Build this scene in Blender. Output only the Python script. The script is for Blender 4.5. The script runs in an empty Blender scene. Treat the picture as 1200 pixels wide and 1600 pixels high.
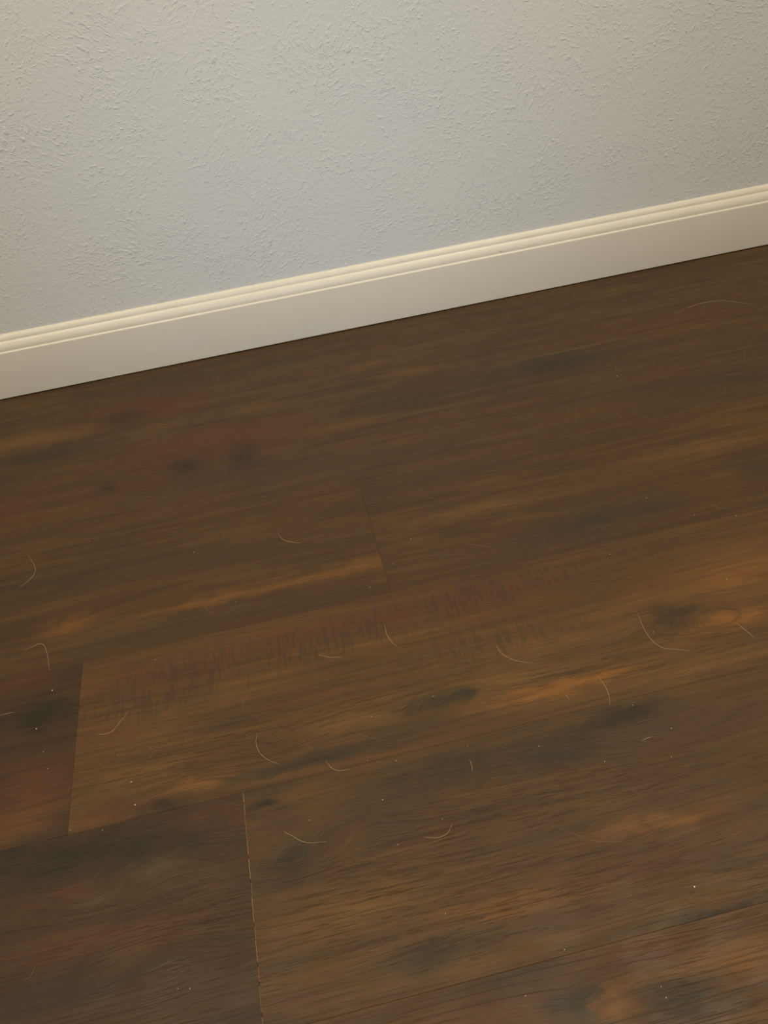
import bpy, bmesh, math, random
from mathutils import Vector, Matrix
random.seed(7)
R = math.radians
scene = bpy.context.scene
col = scene.collection

# ------------------------------------------------------------------ camera
# world: X along the wall (right), Y towards the wall (baseboard face at y = 0), Z up, metres
FPX = 1351.1                       # focal length in pixels of the 1200x1600 frame
PITCH, ROLL, YAW = 0.7025, -0.1498, 0.1030
CAM = Vector((0.0, -1.4256, 0.7667))
_f = Vector((math.sin(YAW)*math.cos(PITCH), math.cos(YAW)*math.cos(PITCH), -math.sin(PITCH)))
_r0 = Vector((math.cos(YAW), -math.sin(YAW), 0.0))
_u0 = _r0.cross(_f)
_r = math.cos(ROLL)*_r0 + math.sin(ROLL)*_u0
_u = -math.sin(ROLL)*_r0 + math.cos(ROLL)*_u0
cam_data = bpy.data.cameras.new('camera')
cam_data.sensor_fit = 'VERTICAL'
cam_data.sensor_height = 24.0
cam_data.lens = FPX/1600*24.0
cam_data.clip_start = 0.02
cam = bpy.data.objects.new('camera', cam_data)
col.objects.link(cam)
M = Matrix((_r, _u, -_f)).transposed().to_4x4()
M.translation = CAM
cam.matrix_world = M
scene.camera = cam

# ------------------------------------------------------------------ world, lamps, exposure
world = bpy.data.worlds.new('world')
scene.world = world
world.use_nodes = True
bg = world.node_tree.nodes['Background']
bg.inputs['Color'].default_value = (1.0, 0.96, 0.88, 1)
bg.inputs['Strength'].default_value = 0.46

def area(name, loc, target, power, size, color, size_y=None, spread=180):
    d = bpy.data.lights.new(name, 'AREA')
    d.energy = power; d.color = color; d.size = size; d.spread = R(spread)
    if size_y:
        d.shape = 'RECTANGLE'; d.size_y = size_y
    else:
        d.shape = 'DISK'
    o = bpy.data.objects.new(name, d); col.objects.link(o)
    o.location = loc
    o.rotation_euler = (Vector(target)-Vector(loc)).to_track_quat('-Z', 'Y').to_euler()
    return o
WARM = (1.0, 0.83, 0.58)
area('ceiling_lamp_left', (-0.72, -0.85, 2.40), (-0.72, -0.80, 0), 25, 0.30, WARM)
area('ceiling_lamp_right', (0.82, -0.85, 2.40), (0.82, -0.75, 0), 30.5, 0.30, WARM)
area('cool_fill_pool', (-0.1, -3.6, 1.25), (0.13, 0, 0.29), 0.88, 0.7, (0.64, 0.82, 1.0), None, 25)  # added narrow cool beam, makes the bluish pool mid-wall; no window modelled

vs = scene.view_settings
vs.view_transform = 'Standard'; vs.look = 'None'; vs.gamma = 1.0
vs.use_curve_mapping = False
vs.exposure = 0.0

# ------------------------------------------------------------------ helpers
def floor_pt(px, py):
    """point of the floor plane (z = 0) seen at a pixel of the 1200x1600 frame"""
    d = _f*FPX + _r*(px-600) - _u*(py-800)
    t = -CAM.z/d.z
    return CAM + d*t

def obj(name, bm_or_mesh, mat, parent=None, loc=(0, 0, 0)):
    me = bm_or_mesh
    if isinstance(me, bmesh.types.BMesh):
        me = bpy.data.meshes.new(name); bm_or_mesh.to_mesh(me); bm_or_mesh.free()
    if mat is not None and not me.materials:
        me.materials.append(mat)
    o = bpy.data.objects.new(name, me); col.objects.link(o)
    o.location = loc
    o.parent = parent
    return o

def tag(o, label, cat, group=None, kind=None):
    o['label'] = label; o['category'] = cat
    if group: o['group'] = group
    if kind: o['kind'] = kind
    return o

def srgb(r, g, b):
    f = lambda c: c/12.92 if c <= 0.04045 else ((c+0.055)/1.055)**2.4
    return (f(r/255), f(g/255), f(b/255), 1.0)

class NT:
    """small wrapper for building node trees"""
    def __init__(self, name):
        self.mat = bpy.data.materials.new(name)
        self.mat.use_nodes = True
        self.t = self.mat.node_tree
        self.t.nodes.clear()
        self.out = self.t.nodes.new('ShaderNodeOutputMaterial')
        self.b = self.t.nodes.new('ShaderNodeBsdfPrincipled')
        self.t.links.new(self.b.outputs[0], self.out.inputs[0])
    def put(self, sock, v):
        if isinstance(v, bpy.types.NodeSocket): self.t.links.new(v, sock)
        else: sock.default_value = v
    def coord(self, kind='Object'):
        return self.t.nodes.new('ShaderNodeTexCoord').outputs[kind]
    def m(self, op, a, b=None, c=None, clamp=False):
        n = self.t.nodes.new('ShaderNodeMath'); n.operation = op; n.use_clamp = clamp
        self.put(n.inputs[0], a)
        if b is not None: self.put(n.inputs[1], b)
        if c is not None: self.put(n.inputs[2], c)
        return n.outputs[0]
    def v(self, op, a, b=None, c=None):
        n = self.t.nodes.new('ShaderNodeVectorMath'); n.operation = op
        self.put(n.inputs[0], a)
        if b is not None: self.put(n.inputs[1], b)
        if c is not None: self.put(n.inputs[2], c)
        return n.outputs['Value'] if op in ('DOT_PRODUCT', 'LENGTH', 'DISTANCE') else n.outputs[0]
    def sep(self, a):
        n = self.t.nodes.new('ShaderNodeSeparateXYZ'); self.put(n.inputs[0], a); return n.outputs
    def comb(self, x, y, z=0.0):
        n = self.t.nodes.new('ShaderNodeCombineXYZ')
        for i, q in enumerate((x, y, z)): self.put(n.inputs[i], q)
        return n.outputs[0]
    def noise(self, vec, scale=1.0, detail=2.0, rough=0.5, dist=0.0, col=False):
        n = self.t.nodes.new('ShaderNodeTexNoise')
        self.put(n.inputs['Vector'], vec)
        n.inputs['Scale'].default_value = scale; n.inputs['Detail'].default_value = detail
        n.inputs['Roughness'].default_value = rough; n.inputs['Distortion'].default_value = dist
        return n.outputs['Color' if col else 0]
    def voronoi(self, vec, scale, feature='F1'):
        n = self.t.nodes.new('ShaderNodeTexVoronoi'); n.feature = feature
        self.put(n.inputs['Vector'], vec); n.inputs['Scale'].default_value = scale
        return n.outputs
    def ramp(self, v, lo, hi, a=0.0, b=1.0):
        n = self.t.nodes.new('ShaderNodeMapRange'); n.interpolation_type = 'SMOOTHSTEP'
        self.put(n.inputs[0], v)
        for i, q in zip((1, 2, 3, 4), (lo, hi, a, b)): self.put(n.inputs[i], q)
        return n.outputs[0]
    def mix(self, fac, a, b, mode='MIX'):
        n = self.t.nodes.new('ShaderNodeMix'); n.data_type = 'RGBA'; n.blend_type = mode
        self.put(n.inputs[0], fac); self.put(n.inputs[6], a); self.put(n.inputs[7], b)
        return n.outputs[2]
    def bump(self, h, dist, strength=1.0, normal=None):
        n = self.t.nodes.new('ShaderNodeBump')
        self.put(n.inputs['Height'], h)
        n.inputs['Distance'].default_value = dist; n.inputs['Strength'].default_value = strength
        if normal is not None: self.t.links.new(normal, n.inputs['Normal'])
        return n.outputs[0]
    def gauss(self, p, cx, cy, sx, sy):
        q = self.v('MULTIPLY_ADD', p, (1/sx, 1/sy, 0), (-cx/sx, -cy/sy, 0))
        return self.m('POWER', 0.36788, self.v('DOT_PRODUCT', q, q))
    def done(self, **kw):
        for k, val in kw.items(): self.put(self.b.inputs[k.replace('_', ' ')], val)
        return self.mat

# ------------------------------------------------------------------ materials of the shell
def wall_material():
    n = NT('trowelled_wall_paint')
    p = n.coord('Object')
    s = n.sep(p)
    p2 = n.comb(s[0], s[2], 0.0)
    warp = n.v('MULTIPLY_ADD', n.v('SUBTRACT', n.noise(p2, 9.0, 2, col=True), (.5, .5, .5)), (.05, .05, 0), p2)
    heights = []
    # trowel strokes: every patch of the voronoi has a stroke direction of its own
    for k, (sc, off, lo, hi) in enumerate(((6.5, 0.0, .52, .72), (9.5, 3.7, .54, .74))):
        w = n.v('ADD', warp, (off, off*1.3, 0))
        cell = n.voronoi(w, sc)
        ang = n.m('MULTIPLY', n.sep(cell['Color'])[0], 6.283)
        rot = n.t.nodes.new('ShaderNodeVectorRotate'); rot.rotation_type = 'Z_AXIS'
        n.put(rot.inputs['Vector'], w); n.put(rot.inputs['Angle'], ang)
        st = n.noise(n.v('MULTIPLY', rot.outputs[0], (75, 170, 1)), 1.0, 3, .55, .6)
        stroke = n.ramp(st, lo, hi)
        fade = n.ramp(n.noise(n.v('ADD', p2, (off*2, 1, 0)), 8.0, 3), .42, .70)
        heights.append(n.m('MULTIPLY', stroke, fade))
    dots = n.ramp(n.noise(warp, 170, 2, .5), .56, .72)
    dotm = n.ramp(n.noise(p2, 16.0, 2), .38, .62)
    h = n.m('ADD', heights[0], heights[1])
    h = n.m('ADD', h, n.m('MULTIPLY', n.m('MULTIPLY', dots, dotm), .8))
    h = n.m('ADD', h, n.m('MULTIPLY', n.noise(p2, 260, 3, .6), .40))
    h = n.m('ADD', h, n.m('MULTIPLY', n.noise(warp, 110, 4, .6), .80))
    nb = n.bump(h, 0.0014, 0.48)
    tone = n.noise(p2, 3.5, 2)
    c = n.mix(tone, srgb(196, 198, 197), srgb(204, 203, 196))
    return n.done(Base_Color=c, Roughness=.62, Normal=nb, Specular_IOR_Level=.25)

def trim_material():
    n = NT('cream_trim_paint')
    p = n.coord('Object')
    c = n.mix(n.noise(p, 12, 3), srgb(200, 193, 178), srgb(206, 199, 184))
    nb = n.bump(n.noise(n.v('MULTIPLY', p, (60, 400, 400)), 1, 2), 0.0002, .4)
    return n.done(Base_Color=c, Roughness=.42, Normal=nb, Specular_IOR_Level=.4)

def plain(name, c, rough=.7, spec=.3):
    n = NT(name)
    p = n.coord('Object')
    cc = n.mix(n.noise(p, 900, 2), tuple(x*.8 for x in c[:3])+(1,), c)
    return n.done(Base_Color=cc, Roughness=rough, Specular_IOR_Level=spec)

# wood colours

K = .61                            # albedo scale of the printed film

def wd(r, g, b):
    c = srgb(r, g, b)
    return (c[0]*K, c[1]*K*.91, c[2]*K*.60, 1.0)
TONES = {
    'grey':   wd(62, 55, 45),
    'black':  wd(46, 40, 33),
    'orange': wd(142, 99, 52),
    'tan':    wd(122, 92, 56),
    'red':    wd(98, 62, 46),
    'purple': wd(84, 62, 52),
    'pale':   wd(98, 84, 66),
    'brown':  wd(92, 66, 42),
}

def wood_material(name, seed, base, blobs, knots, saws, ticks, eyes=(), tickglobal=.3):
    """blobs: (u, v, su, sv, tone, strength); knots: (u, v, su, sv, amount);
    saws / ticks: (u, v, su, sv, strength); all in the plank's own metres"""
    n = NT(name)
    p = n.coord('Object')
    s = n.sep(p)
    pz = n.comb(s[0], s[1], 0.0)
    ps = n.v('ADD', pz, (seed*3.17, seed*1.73, seed*.61))
    # slow waviness of the grain, then contours that wrap round the knots
    wv = n.m('MULTIPLY', n.m('SUBTRACT', n.noise(n.v('MULTIPLY', ps, (2.0, 8, 1)), 1, 2, .5), .5), .035)
    v = n.m('ADD', s[1], wv)
    for (u0, v0, su, sv, a) in knots:
        v = n.m('MULTIPLY_ADD', n.gauss(pz, u0, v0, su, sv), a, v)
    g = n.comb(n.m('ADD', s[0], seed*3.17), n.m('ADD', v, seed*1.73), seed*.61)
    streak = n.noise(n.v('MULTIPLY', g, (3.5, 70, 1)), 1, 4, .6)
    fine = n.noise(n.v('MULTIPLY', g, (14, 480, 1)), 1, 3, .6)
    med = n.noise(n.v('MULTIPLY', g, (6, 200, 1)), 1, 4, .6)
    blotch = n.noise(n.v('MULTIPLY', g, (7, 20, 1)), 1, 4, .55)
    cloud = n.noise(n.v('MULTIPLY', ps, (16, 24, 1)), 1, 4, .6)
    c = n.mix(n.ramp(streak, .30, .70), tuple(x*.80 for x in base[:3])+(1,), tuple(x*1.18 for x in base[:3])+(1,))
    c = n.mix(n.ramp(blotch, .50, .74, 0, .42), c, TONES['grey'])
    c = n.mix(n.ramp(med, .36, .64, .34, 0), c, (0.022, 0.014, 0.008, 1))
    hue = n.noise(n.v('MULTIPLY', n.v('ADD', g, (9.1, 4.3, 2)), (5, 26, 1)), 1, 3, .5)
    c = n.mix(n.ramp(hue, .52, .72, 0, .35), c, TONES['red'])
    c = n.mix(n.ramp(hue, .48, .30, 0, .25), c, TONES['tan'])
    # blotches of the print, with ragged edges
    wob = n.v('SUBTRACT', n.noise(n.v('MULTIPLY', ps, (22, 45, 1)), 1, 3, .6, col=True), (.5, .5, .5))
    pw = n.v('MULTIPLY_ADD', wob, (.085, .036, 0), pz)
    for (u0, v0, su, sv, tone, st) in blobs:
        w = n.m('MULTIPLY', n.gauss(pw, u0, v0, su, sv), st*1.5, clamp=True)
        w = n.m('MULTIPLY', w, n.m('MULTIPLY', n.ramp(cloud, .28, .54, .55, 1.0), n.ramp(med, .34, .54, .55, 1.0)))
        c = n.mix(w, c, TONES[tone])
    c = n.mix(n.ramp(fine, .34, .66, .16, 0), c, (0.02, 0.013, 0.008, 1))
    # growth lines
    gl = n.m('ABSOLUTE', n.m('SINE', n.m('MULTIPLY_ADD', v, 560.0, n.m('MULTIPLY', streak, 9.0))))
    glm = n.ramp(n.noise(n.v('MULTIPLY', g, (9, 50, 1)), 1, 3, .65), .42, .58)
    line = n.m('MULTIPLY', n.ramp(gl, .30, .02), glm)
    # ring figure round the knots and pointed cathedral figure beside them
    for (u0, v0, su, sv, nr) in eyes:
        q = n.v('MULTIPLY_ADD', n.v('MULTIPLY_ADD', wob, (.018, .008, 0), pz), (1/su, 1/sv, 0), (-u0/su, -v0/sv, 0))
        d = n.v('LENGTH', q)
        rr = n.m('ABSOLUTE', n.m('SINE', n.m('MULTIPLY_ADD', fine, .5, n.m('MULTIPLY', d, nr*math.pi))))
        w = n.m('MULTIPLY', n.ramp(rr, .42, .05), n.m('MULTIPLY', n.ramp(d, 1.15, .75), n.ramp(med, .36, .52, .3, 1.0)))
        line = n.m('MAXIMUM', line, w)
    # open pores: short dashes along the grain
    pore = n.ramp(n.noise(n.v('MULTIPLY', g, (26, 560, 1)), 1, 2, .5), .56, .66)
    pm = n.ramp(n.noise(n.v('MULTIPLY', g, (6, 22, 1)), 1, 2), .40, .62, tickglobal*.4, tickglobal*1.6)
    for (u0, v0, su, sv, st) in ticks:
        pm = n.m('MULTIPLY_ADD', n.gauss(pw, u0, v0, su, sv), st, pm)
    pore = n.m('MULTIPLY', pore, pm, clamp=True)
    # saw chatter: short marks across the grain
    saw = None
    if saws:
        sm = None
        for (u0, v0, su, sv, st) in saws:
            q = n.m('MULTIPLY', n.gauss(pw, u0, v0, su, sv), st)
            sm = q if sm is None else n.m('ADD', sm, q)
        sn = n.noise(n.v('MULTIPLY', ps, (250, 32, 1)), 1, 1, .4, .1)
        saw = n.m('MULTIPLY', n.ramp(sn, .53, .61), sm, clamp=True)
        c = n.mix(n.m('MULTIPLY', saw, .58), c, (0.042, 0.024, 0.012, 1))
    c = n.mix(n.m('MULTIPLY', line, .42), c, (0.03, 0.019, 0.011, 1))
    c = n.mix(n.m('MULTIPLY', pore, .44), c, (0.03, 0.019, 0.011, 1))
    h = n.m('MULTIPLY_ADD', pore, -1.0, n.m('MULTIPLY', fine, .25))
    h = n.m('MULTIPLY_ADD', line, -.3, h)
    if saw is not None: h = n.m('MULTIPLY_ADD', saw, -.6, h)
    nb = n.bump(h, 0.0007, .7)
    rough = n.ramp(n.noise(ps, 30, 3), .3, .7, .44, .58)
    return n.done(Base_Color=c, Roughness=rough, Normal=nb, Specular_IOR_Level=.25)

# ------------------------------------------------------------------ room shell
BACK = 0.018                       # the wall plane lies 18 mm behind the baseboard face
XL, XR, YF = -2.6, 2.9, -2.6

def box_bm(x0, x1, y0, y1, z0, z1):
    bm = bmesh.new()
    vs_ = [bm.verts.new((x, y, z)) for z in (z0, z1) for y in (y0, y1) for x in (x0, x1)]
    for f in ((0, 2, 3, 1), (4, 5, 7, 6), (0, 1, 5, 4), (2, 6, 7, 3), (0, 4, 6, 2), (1, 3, 7, 5)):
        bm.faces.new([vs_[i] for i in f])
    return bm

wall = obj('wall_back', box_bm(XL, XR, BACK, BACK+.12, -.02, 2.6), wall_material())
tag(wall, 'pale grey wall with hand-trowelled plaster texture above the baseboard', 'wall', kind='structure')

def baseboard():
    # (depth behind the face, height) in millimetres, bottom to top: flat face, ledge, ogee, groove, bead
    prof = [(18, 1.6), (0.8, 1.6), (0, 2.4), (0, 85.6), (0.25, 86.6), (0.9, 87.3), (3.0, 88.3)]
    prof += [(3.1, 90.0), (3.3, 92.0), (3.8, 94.2), (4.6, 96.2), (5.7, 98.2), (7.0, 100.1), (8.5, 101.8), (9.9, 102.9), (10.5, 103.4)]
    prof += [(10.7, 104.0), (10.75, 104.8), (10.9, 105.6), (11.4, 107.2), (12.2, 108.7), (13.2, 110.2), (14.5, 111.7), (16.0, 112.8), (18.0, 113.6)]
    bm = bmesh.new()
    N = len(prof)
    a = [bm.verts.new((XL, d/1000, z/1000)) for d, z in prof]
    b = [bm.verts.new((XR, d/1000, z/1000)) for d, z in prof]
    for i in range(N-1):
        bm.faces.new((a[i], b[i], b[i+1], a[i+1]))
    bm.faces.new((a[-1], b[-1], b[0], a[0]))
    bm.faces.new(a[::-1]); bm.faces.new(b)
    bmesh.ops.recalc_face_normals(bm, faces=bm.faces)
    for f in bm.faces: f.smooth = len(f.verts) == 4
    o = obj('baseboard_back', bm, trim_material())
    o.data.set_sharp_from_angle(angle=R(33))
    return tag(o, 'cream painted baseboard with moulded top edge along the wall', 'baseboard', kind='structure')
bb = baseboard()

# ------------------------------------------------------------------ floor of planks
W = 0.229
SEAM_A = -0.6775                   # a long joint that runs right through the picture
sub = obj('floor', box_bm(XL, XR, YF, BACK, -.03, -.0075), plain('dark_underlay', srgb(30, 22, 16)))
tag(sub, 'dark brown wood-look plank floor with staggered end joints', 'floor', kind='structure')

LEN = 1.52
# row index 0 = the row whose far edge is SEAM_A; joints = one known end joint per row
JOINT = {-3: .48, -2: -.50, -1: .0711, 0: -.3097, 1: -.1316, 2: .52, 3: .05, 4: -.4, 5: .3, 6: .0, 7: -.25, 8: .4}
# start offsets pick where the joints out of the picture fall
JOINT[-3] = -.53; JOINT[-2] = .90; JOINT[2] = .58

planks = []
for r in sorted(JOINT):
    y1 = SEAM_A - W*r
    y0 = y1 - W
    if r == -3: y1 = min(y1, 0.012)
    xs = []
    x = JOINT[r]
    while x > XL: x -= LEN
    while x < XR:
        xs.append(x); x += LEN
    xs.append(x)
    for x0, x1 in zip(xs[:-1], xs[1:]):
        planks.append((r, max(x0, XL), min(x1, XR), y0, y1))

def px_blob(px, py, rx, ry):
    c = floor_pt(px, py)
    du = (floor_pt(px+rx, py-rx*.225) - c).length
    dv = abs(floor_pt(px, py+ry).y - c.y)
    return c.x, c.y, max(du, .004), max(dv, .003)

# blotches of the printed wood, given where they lie on the floor: (pixel x, y, radius along, across, tone, strength)
BLOBS = [
 # planks at the wall
 (60, 688, 110, 10, 'tan', .7), (230, 640, 90, 18, 'red', .8), (192, 654, 34, 11, 'black', .6), (330, 580, 200, 20, 'grey', .3),
 (860, 570, 110, 18, 'grey', .75), (640, 620, 120, 18, 'grey', .4), (1060, 500, 120, 18, 'red', .3),
 (60, 720, 120, 26, 'grey', .55), (330, 690, 120, 26, 'red', .75), (292, 728, 26, 9, 'black', .7), (380, 716, 22, 22, 'black', .6),
 (168, 762, 16, 9, 'black', .55), (330, 745, 120, 20, 'purple', .5), (20, 800, 90, 30, 'red', .5), (540, 720, 120, 20, 'purple', .6),
 (700, 735, 140, 20, 'purple', .6), (930, 640, 120, 22, 'brown', .5), (1120, 600, 90, 26, 'grey', .4),
 (1100, 700, 130, 12, 'tan', .5), (1180, 730, 30, 22, 'grey', .5), (960, 745, 90, 16, 'brown', .4),
 # row between the upper seam and seam A
 (520, 890, 95, 12, 'orange', .48), (330, 937, 120, 8, 'orange', .36), (112, 975, 42, 14, 'orange', .45), (100, 905, 180, 16, 'grey', .4),
 (300, 880, 120, 16, 'purple', .4), (250, 985, 150, 16, 'grey', .35), (450, 930, 120, 10, 'purple', .45),
 (720, 800, 110, 9, 'tan', .4), (640, 845, 40, 14, 'tan', .35), (830, 845, 100, 20, 'purple', .8), (960, 805, 110, 18, 'grey', .7),
 (1120, 760, 90, 14, 'brown', .6), (720, 850, 60, 10, 'brown', .6),
 # the long bright plank with the big knot
 (1046, 962, 30, 17, 'black', .95), (1075, 955, 16, 10, 'black', .55), (1150, 962, 44, 17, 'orange', .85), (1095, 990, 50, 12, 'orange', .4),
 (1150, 895, 150, 30, 'orange', .55), (870, 1074, 110, 11, 'orange', .95), (780, 1068, 90, 16, 'tan', .75), (680, 1095, 60, 10, 'grey', .95), (735, 1086, 22, 5, 'grey', .8),
 (640, 1112, 26, 10, 'black', .5), (540, 1128, 90, 18, 'tan', .7), (440, 1165, 40, 14, 'brown', .8), (310, 1222, 42, 11, 'orange', .9),
 (200, 1212, 90, 12, 'tan', .7), (210, 1150, 90, 22, 'tan', .4), (480, 1190, 120, 11, 'grey', .9), (340, 1215, 80, 8, 'tan', .4),
 (190, 1265, 60, 14, 'red', .6), (255, 1262, 46, 18, 'black', .75), (720, 935, 150, 22, 'red', .75), (500, 985, 130, 20, 'red', .6),
 (250, 1050, 140, 26, 'red', .5), (940, 920, 150, 22, 'brown', .6), (850, 1010, 150, 22, 'tan', .5), (1100, 1040, 120, 16, 'tan', .55),
 # dark plank left of it
 (60, 1120, 44, 28, 'black', .8), (112, 1112, 24, 14, 'black', .7), (30, 1060, 70, 20, 'red', .6), (60, 1235, 90, 40, 'red', .8), (20, 1290, 60, 26, 'orange', .25),
 # front left plank
 (240, 1318, 80, 30, 'black', .85), (90, 1345, 100, 30, 'black', .85), (20, 1330, 60, 30, 'black', .6), (240, 1352, 40, 14, 'pale', .6), (155, 1400, 34, 16, 'pale', .4),
 (95, 1400, 50, 12, 'red', .6), (150, 1470, 160, 26, 'red', .5), (270, 1545, 110, 26, 'purple', .6), (330, 1400, 60, 24, 'brown', .6),
 (60, 1560, 100, 40, 'black', .45), (345, 1265, 50, 14, 'red', .4),
 # front right plank
 (404, 1258, 26, 14, 'black', .8), (455, 1340, 34, 26, 'pale', .45), (455, 1345, 44, 30, 'black', .6), (430, 1290, 40, 16, 'purple', .6), (590, 1265, 90, 26, 'purple', .5),
 (960, 1120, 90, 16, 'black', .85), (1080, 1130, 120, 28, 'purple', .85), (880, 1170, 90, 30, 'grey', .7), (700, 1200, 110, 30, 'grey', .6),
 (1030, 1285, 90, 14, 'orange', .5), (560, 1420, 130, 36, 'tan', .55), (790, 1410, 120, 20, 'orange', .4), (1000, 1350, 160, 30, 'red', .45),
 (680, 1490, 100, 24, 'grey', .6), (900, 1440, 120, 18, 'purple', .5), (1120, 1425, 100, 12, 'black', .75), (1170, 1200, 90, 30, 'brown', .6),
 # nearest planks
 (1150, 1500, 100, 40, 'orange', .45), (900, 1570, 50, 34, 'grey', .9), (820, 1520, 90, 24, 'grey', .55), (960, 1570, 30, 34, 'orange', .45),
 (1080, 1560, 60, 36, 'grey', .8), (1000, 1490, 90, 26, 'red', .5), (1200, 1590, 60, 20, 'tan', .5),
]
KNOTS = [(1062, 972, 60, 24, -.016), (1072, 978, 26, 13, .020), (1150, 962, 90, 22, .010), (690, 1092, 80, 20, -.014), (430, 1165, 60, 16, .012),
         (300, 1230, 70, 22, -.012), (455, 1335, 70, 34, .018), (240, 1345, 90, 34, -.016), (292, 728, 60, 16, .012), (380, 716, 50, 24, -.014),
         (112, 975, 60, 18, .012), (930, 790, 90, 24, .014), (570, 1290, 80, 22, -.012), (1040, 1150, 90, 26, .016), (900, 1565, 80, 40, .007),
         (150, 1400, 70, 30, .014), (640, 1112, 50, 16, .010), (720, 800, 90, 22, -.012), (260, 1480, 110, 30, -.012)]
SAWS = [(330, 1035, 170, 26, .9), (680, 945, 150, 26, 1.0), (220, 1100, 150, 26, .9), (760, 1000, 150, 30, .9), (500, 1010, 120, 26, .8), (880, 890, 140, 18, .8),
        (1080, 850, 120, 12, .6), (330, 850, 200, 18, .45), (500, 880, 90, 14, .5), (240, 1165, 60, 10, .6), (590, 1170, 50, 10, .6), (100, 965, 40, 12, .6), (900, 1080, 60, 12, .3)]
TICKS = [(560, 1400, 170, 70, 1.0), (700, 1480, 150, 40, .5), (900, 1240, 200, 40, .5), (300, 1440, 120, 40, .7), (470, 1130, 250, 40, .7), (1080, 1020, 130, 26, .7),
         (240, 1200, 130, 30, .7), (900, 1050, 150, 20, .5), (640, 830, 90, 20, .5), (450, 895, 120, 14, .5), (850, 1400, 120, 30, .5)]

EYES = [(1068, 979, 27, 19, 2.5), (1112, 966, 92, 32, 2), (430, 1166, 34, 17, 2), (455, 1340, 52, 36, 2), 
        (640, 820, 90, 24, 2)]

BASES = {-3: wd(93, 70, 50), -2: wd(93, 69, 48), -1: wd(92, 67, 43), 0: wd(106, 77, 46), 1: wd(100, 73, 45), 2: wd(98, 70, 42)}

def plank_bm(L, w):
    """board with eased top edges"""
    g, e, t = .00004, .0003, .0075
    bm = bmesh.new()
    rings = []
    for ins, z in ((g, -t), (g, -e*.7), (g+e, 0)):
        rings.append([bm.verts.new(q) for q in ((ins, ins, z), (L-ins, ins, z), (L-ins, w-ins, z), (ins, w-ins, z))])
    bm.faces.new(rings[0][::-1]); bm.faces.new(rings[2])
    for a, b in zip(rings[:-1], rings[1:]):
        for i in range(4):
            bm.faces.new((a[i], a[(i+1) % 4], b[(i+1) % 4], b[i]))
    return bm

shared = [wood_material('plank_print_%s' % t, 20+i, wd(*b), [], [], [], [])
          for i, (t, b) in enumerate((('walnut', (94, 68, 44)), ('umber', (88, 64, 42)), ('chestnut', (102, 73, 45))))]
plank_objs = {}
for i, (r, x0, x1, y0, y1) in enumerate(planks):
    pick = lambda lst: [(c[0]-x0, c[1]-y0, c[2], c[3]) + tuple(b[4:]) for b in lst
                        for c in [px_blob(*b[:4])] if x0 <= c[0] < x1 and y0 <= c[1] < y1]
    bl = pick(BLOBS)
    if bl:
        base = BASES.get(r, wd(96, 70, 46))
        if (r, round(x0, 2)) == (0, round(JOINT[0]-LEN, 2)): base = wd(76, 54, 36)
        if r == 1 and x1 < 0: base = wd(78, 56, 37)
        mat = wood_material('plank_print_%d' % i, i+1, base, bl, pick(KNOTS), pick(SAWS), pick(TICKS), pick(EYES))
    else:
        mat = shared[i % 3]
    o = obj('plank', plank_bm(x1-x0, y1-y0), mat, sub, (x0, y0, 0))
    plank_objs[(r, round(x0, 3))] = o

# pale chipped line along the front end joint, broken into flecks
def chipped_edge():
    bm = bmesh.new()
    rnd = random.Random(3)
    y0 = SEAM_A-2*W; y = y0+.002
    while y < y0+W-.002:
        l = rnd.uniform(.006, .030); w = rnd.uniform(.0003, .0006); x = rnd.uniform(-.0001, .0002)
        yy = min(y+l, y0+W-.001)
        vs_ = [bm.verts.new(q) for q in ((x-w/2, y, -.0002), (x+w/2, y, -.0002), (x+w/2, yy, -.0002), (x-w/2, yy, -.0002),
                                         (x-w/3, y+.0004, .00012), (x+w/3, y+.0004, .00012), (x+w/3, yy-.0004, .00012), (x-w/3, yy-.0004, .00012))]
        for f in ((4, 5, 6, 7), (0, 1, 5, 4), (1, 2, 6, 5), (2, 3, 7, 6), (3, 0, 4, 7), (3, 2, 1, 0)):
            bm.faces.new([vs_[k] for k in f])
        y = yy + rnd.choice((.0003, .0006, .001, .004))
    return bm
host = plank_objs[(1, round(JOINT[1], 3))]
ce = obj('chipped_edge', chipped_edge(), plain('pale_chipped_core', srgb(150, 122, 86), .8), host)
ce.location = (0, -host.location.y, 0)
ce['label'] = 'pale chipped line along the end joint'

# ------------------------------------------------------------------ small marks on the baseboard
def dent(px, py, rad, c, name, label):
    d = _f*FPX + _r*(px-600) - _u*(py-800)
    t = (0.002-CAM.y)/d.y
    q = CAM + d*t
    bm = bmesh.new()
    bmesh.ops.create_icosphere(bm, subdivisions=2, radius=rad)
    bmesh.ops.scale(bm, vec=(1, .5, .8), verts=bm.verts)
    o = obj(name, bm, plain(name+'_dirt', c, .8), bb, q)
    o['label'] = label
dent(782.5, 392.5, .0011, srgb(80, 66, 48), 'nail_hole', 'small dark nail hole')
dent(1010, 351.5, .0010, srgb(190, 175, 145), 'paint_chip', 'small raised paint chip')

# ------------------------------------------------------------------ hairs and lint on the floor
hair_mat = plain('pale_hair', srgb(190, 160, 118), .5, .4)
faint_mat = plain('thin_brown_hair', srgb(134, 104, 70), .5, .4)

def catmull(pts, n=7):
    P = [pts[0]*2-pts[1]] + pts + [pts[-1]*2-pts[-2]]
    out = []
    for i in range(1, len(P)-2):
        for k in range(n):
            t = k/n
            a, b, c, d = P[i-1:i+3]
            out.append(.5*((2*b)+(c-a)*t+(2*a-5*b+4*c-d)*t*t+(3*b-a-3*c+d)*t**3))
    out.append(pts[-1])
    return out

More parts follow.
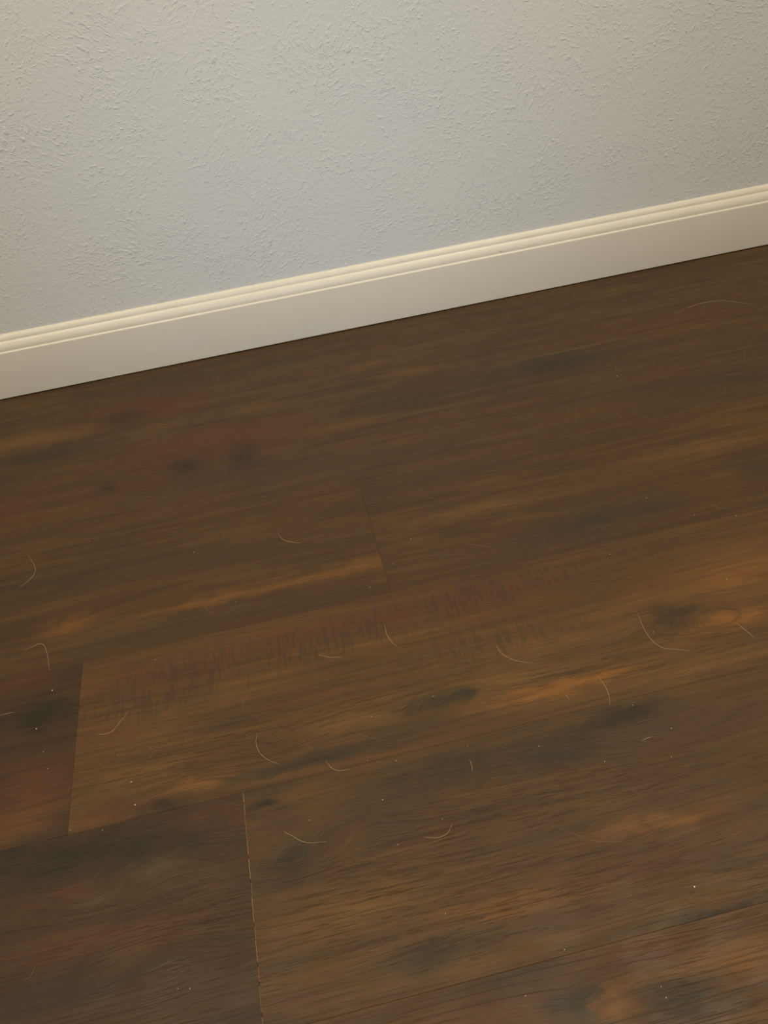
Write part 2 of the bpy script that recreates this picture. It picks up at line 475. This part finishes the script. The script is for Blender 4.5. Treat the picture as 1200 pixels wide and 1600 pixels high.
def hair(pxs, label, rad=.00030, mat=None):
    pts = catmull([floor_pt(*q) for q in pxs])
    base = pts[len(pts)//2].copy(); base.z = 0
    bm = bmesh.new()
    rings = []
    N = len(pts)
    for i, q in enumerate(pts):
        tdir = (pts[min(i+1, N-1)]-pts[max(i-1, 0)]).normalized()
        side = Vector((-tdir.y, tdir.x, 0)); up = Vector((0, 0, 1))
        f = i/(N-1)
        rr = rad*(.35+.65*math.sin(math.pi*min(max(f*.9+.06, 0), 1)))
        c = q-base; c.z = rad*.9
        rings.append([bm.verts.new(c+rr*(math.cos(a)*side+math.sin(a)*up)) for a in (R(45), R(135), R(225), R(315))])
    for a, b in zip(rings[:-1], rings[1:]):
        for i in range(4):
            bm.faces.new((a[i], a[(i+1) % 4], b[(i+1) % 4], b[i]))
    bm.faces.new(rings[0]); bm.faces.new(rings[-1][::-1])
    bmesh.ops.recalc_face_normals(bm, faces=bm.faces)
    for f in bm.faces: f.smooth = True
    o = obj('hair', bm, mat or hair_mat, None, base)
    return tag(o, label, 'hair', 'stray hairs on the plank floor')

F = faint_mat
HAIRS = [
 ([(44, 867), (54, 884), (54, 896), (44, 908), (30, 918)], 'pale hooked hair on the floor near the left edge, upper of the left-edge hairs', None),
 ([(35, 1017), (52, 1010), (62, 1006), (70, 1010), (75, 1028), (77, 1048)], 'pale hook-shaped hair lying on the dark plank at the left edge', None),
 ([(0, 1118), (12, 1115), (23, 1113)], 'short straight hair cut by the left edge of the picture', None),
 ([(433, 832), (442, 843), (455, 847), (470, 849)], 'short pale hair left of the faint upper end joint', None),
 ([(640, 757), (655, 765), (665, 775), (680, 780), (695, 782)], 'wavy thin hair just above the faint upper end joint', F),
 ([(1055, 490), (1075, 481), (1100, 473), (1130, 470), (1155, 473), (1180, 476)], 'long arched hair nearest the baseboard at right', None),
 ([(1190, 520), (1172, 535), (1163, 550), (1165, 565), (1175, 580)], 'C-shaped brown hair by the right edge below the baseboard', F),
 ([(1132, 586), (1148, 585), (1166, 586)], 'short straight hair touching the foot of the C-shaped hair', F),
 ([(1093, 787), (1107, 788), (1120, 792), (1137, 795), (1153, 790)], 'faint wavy hair on the floor at right above the big knot plank', F),
 ([(310, 625), (298, 635), (298, 648), (315, 660), (345, 666)], 'faint rounded hair on the plank under the baseboard at left', F),
 ([(601, 975), (604, 990), (612, 1003), (620, 1010)], 'short curved hair over the saw marks in mid floor', None),
 ([(775, 1008), (785, 1022), (805, 1032), (835, 1037)], 'pale curved hair left of the big dark knot', None),
 ([(996, 958), (1005, 980), (1018, 1000), (1035, 1012), (1060, 1015), (1078, 1017)], 'long J-shaped hair curling under the big dark knot', None),
 ([(1150, 973), (1165, 985), (1180, 998)], 'straight hair right of the big dark knot', None),
 ([(934, 1056), (944, 1070), (951, 1085), (953, 1102)], 'thin hair crossing the long seam below the orange streak', None),
 ([(975, 984), (981, 991), (988, 998)], 'very short hair just left of the J-shaped hair', F),
 ([(883, 1084), (886, 1088), (889, 1093)], 'tiny straight hair below the orange streak', None),
 ([(392, 1070), (388, 1085), (380, 1100), (377, 1115)], 'upright wavy hair on the long plank left of centre', F),
 ([(152, 1148), (165, 1147), (176, 1142), (188, 1128), (200, 1113)], 'pale rising hair beside the left end joint', None),
 ([(402, 1145), (400, 1160), (405, 1175), (418, 1187), (436, 1194)], 'rounded L-shaped hair above the pale front joint', None),
 ([(472, 1150), (478, 1162), (490, 1173)], 'faint short hair right of the rounded L-shaped hair', F),
 ([(509, 1188), (518, 1200), (530, 1204), (548, 1202)], 'small curved hair on the long seam in mid floor', None),
 ([(540, 1137), (560, 1146), (580, 1153), (605, 1157)], 'long thin slanting hair left of the grey patch', F),
 ([(734, 1187), (737, 1196), (738, 1206)], 'short upright pale hair on the dark plank right of centre', None),
 ([(764, 1217), (775, 1215), (786, 1213)], 'short level hair just right of the upright pale hair', F),
 ([(1002, 1158), (1012, 1153), (1022, 1151)], 'short pale hair on the dark purple patch at right', None),
 ([(443, 1299), (458, 1307), (470, 1314), (485, 1317), (510, 1315)], 'bright curved hair right of the pale front joint', None),
 ([(663, 1308), (682, 1309), (698, 1303), (707, 1288)], 'hook-shaped hair in the front middle of the floor', None),
 ([(862, 1290), (890, 1300), (920, 1312), (955, 1316), (990, 1312), (1020, 1300), (1040, 1278)], 'longest hair, a wide bowl-shaped curve at front right', F),
 ([(55, 1510), (48, 1525), (35, 1534)], 'short curved hair in the front left corner', F),
 ([(1150, 1482), (1165, 1468), (1190, 1462)], 'faint bent hair in the front right corner', F),
 ([(722, 850), (745, 852), (778, 858)], 'thin hair right of the faint upper end joint, upper of two', F),
 ([(620, 878), (660, 870), (700, 866), (740, 867)], 'long thin hair right of the faint upper end joint, lower of two', F),
 ([(318, 940), (325, 955), (340, 962)], 'faint curved hair below the orange streak at left', F),
 ([(497, 1023), (515, 1027), (535, 1027)], 'short level hair on the long plank in mid floor', None),
 ([(228, 1190), (238, 1178), (253, 1165)], 'faint slanting hair above the left orange patch', F),
 ([(962, 562), (962, 574), (965, 584)], 'faint upright hair ending at a white speck near the baseboard', F),
 ([(1000, 650), (1014, 655), (1030, 661)], 'faint short hair below the speck at upper right', F),
]
for pts, label, m in HAIRS:
    hair(pts, label, .00018 if m is None else .00015, m)

SPECKS = [(82, 1079), (57, 1139), (68, 1175), (75, 1201), (184, 1180), (205, 1222), (211, 1258), (368, 940), (614, 881), (574, 1188), (580, 1120),
          (619, 1189), (598, 1250), (677, 1088), (691, 1280), (622, 1320), (1085, 1386), (696, 1428), (882, 1484), (1033, 1542), (1041, 1559), (821, 1556),
          (842, 1166), (945, 1190), (1049, 1138), (1085, 805), (1150, 806), (1192, 766), (970, 652), (964, 588), (501, 647), (140, 846), (303, 863),
          (578, 918), (243, 1031), (642, 842), (953, 866), (989, 1102), (994, 956), (1021, 988), (1010, 778), (1049, 1183), (278, 1545), (297, 1545),
          (160, 1297), (110, 1297), (484, 1282), (731, 1166), (1135, 905)]
speck_mat = plain('white_dust', srgb(214, 204, 184), .8, .2)
big = {(211, 1258), (964, 588), (205, 1222), (57, 1139), (1085, 1386), (82, 1079)}
speck_mesh = []
for k in range(4):
    bm = bmesh.new()
    bmesh.ops.create_icosphere(bm, subdivisions=1, radius=.0005)
    rnd = random.Random(k)
    for v_ in bm.verts: v_.co = Vector((v_.co.x*rnd.uniform(.8, 1.5), v_.co.y*rnd.uniform(.7, 1.1), v_.co.z*.6))
    zmin = min(v_.co.z for v_ in bm.verts)
    for v_ in bm.verts: v_.co.z -= zmin
    me = bpy.data.meshes.new('dust_speck'); bm.to_mesh(me); bm.free(); me.materials.append(speck_mat)
    speck_mesh.append(me)
WHERE = {(-3, 0): 'on the plank row along the baseboard', (-2, 0): 'on the second plank row from the baseboard',
         (-1, 0): 'on the plank left of the faint upper end joint', (-1, 1): 'on the plank right of the faint upper end joint',
         (0, 0): 'on the dark plank at the left edge', (0, 1): 'on the long plank with the big dark knot',
         (1, 0): 'on the dark plank left of the pale front joint', (1, 1): 'on the plank right of the pale front joint',
         (2, 0): 'on the front corner plank at bottom right'}
OWN = {(211, 1258): 'largest white dust speck, at the edge of the black patch above the front left plank',
       (964, 588): 'bright white dust speck at the foot of a faint hair near the baseboard',
       (1085, 1386): 'bright white dust speck alone near the right edge at the front',
       (614, 881): 'pale dust speck just right of the faint upper end joint',
       (368, 940): 'pale dust speck at the right end of the orange streak at left',
       (1021, 988): 'pale dust speck inside the J-shaped hair beside the big knot'}
for k, q in enumerate(SPECKS):
    p = floor_pt(*q); p.z = 0
    o = obj('dust_speck', speck_mesh[k % 4], None, None, p)
    s_ = 1.5 if q in big else random.uniform(.7, 1.05)
    o.scale = (s_, s_, s_); o.rotation_euler = (0, 0, random.uniform(0, 6.28))
    r = math.floor((SEAM_A-p.y)/W)
    side = 1 if r in (-1, 0, 1) and p.x > JOINT[r] else 0
    tag(o, OWN.get(q, 'tiny pale dust speck ' + WHERE[(r, side)]), 'speck', 'dust specks on the floor')
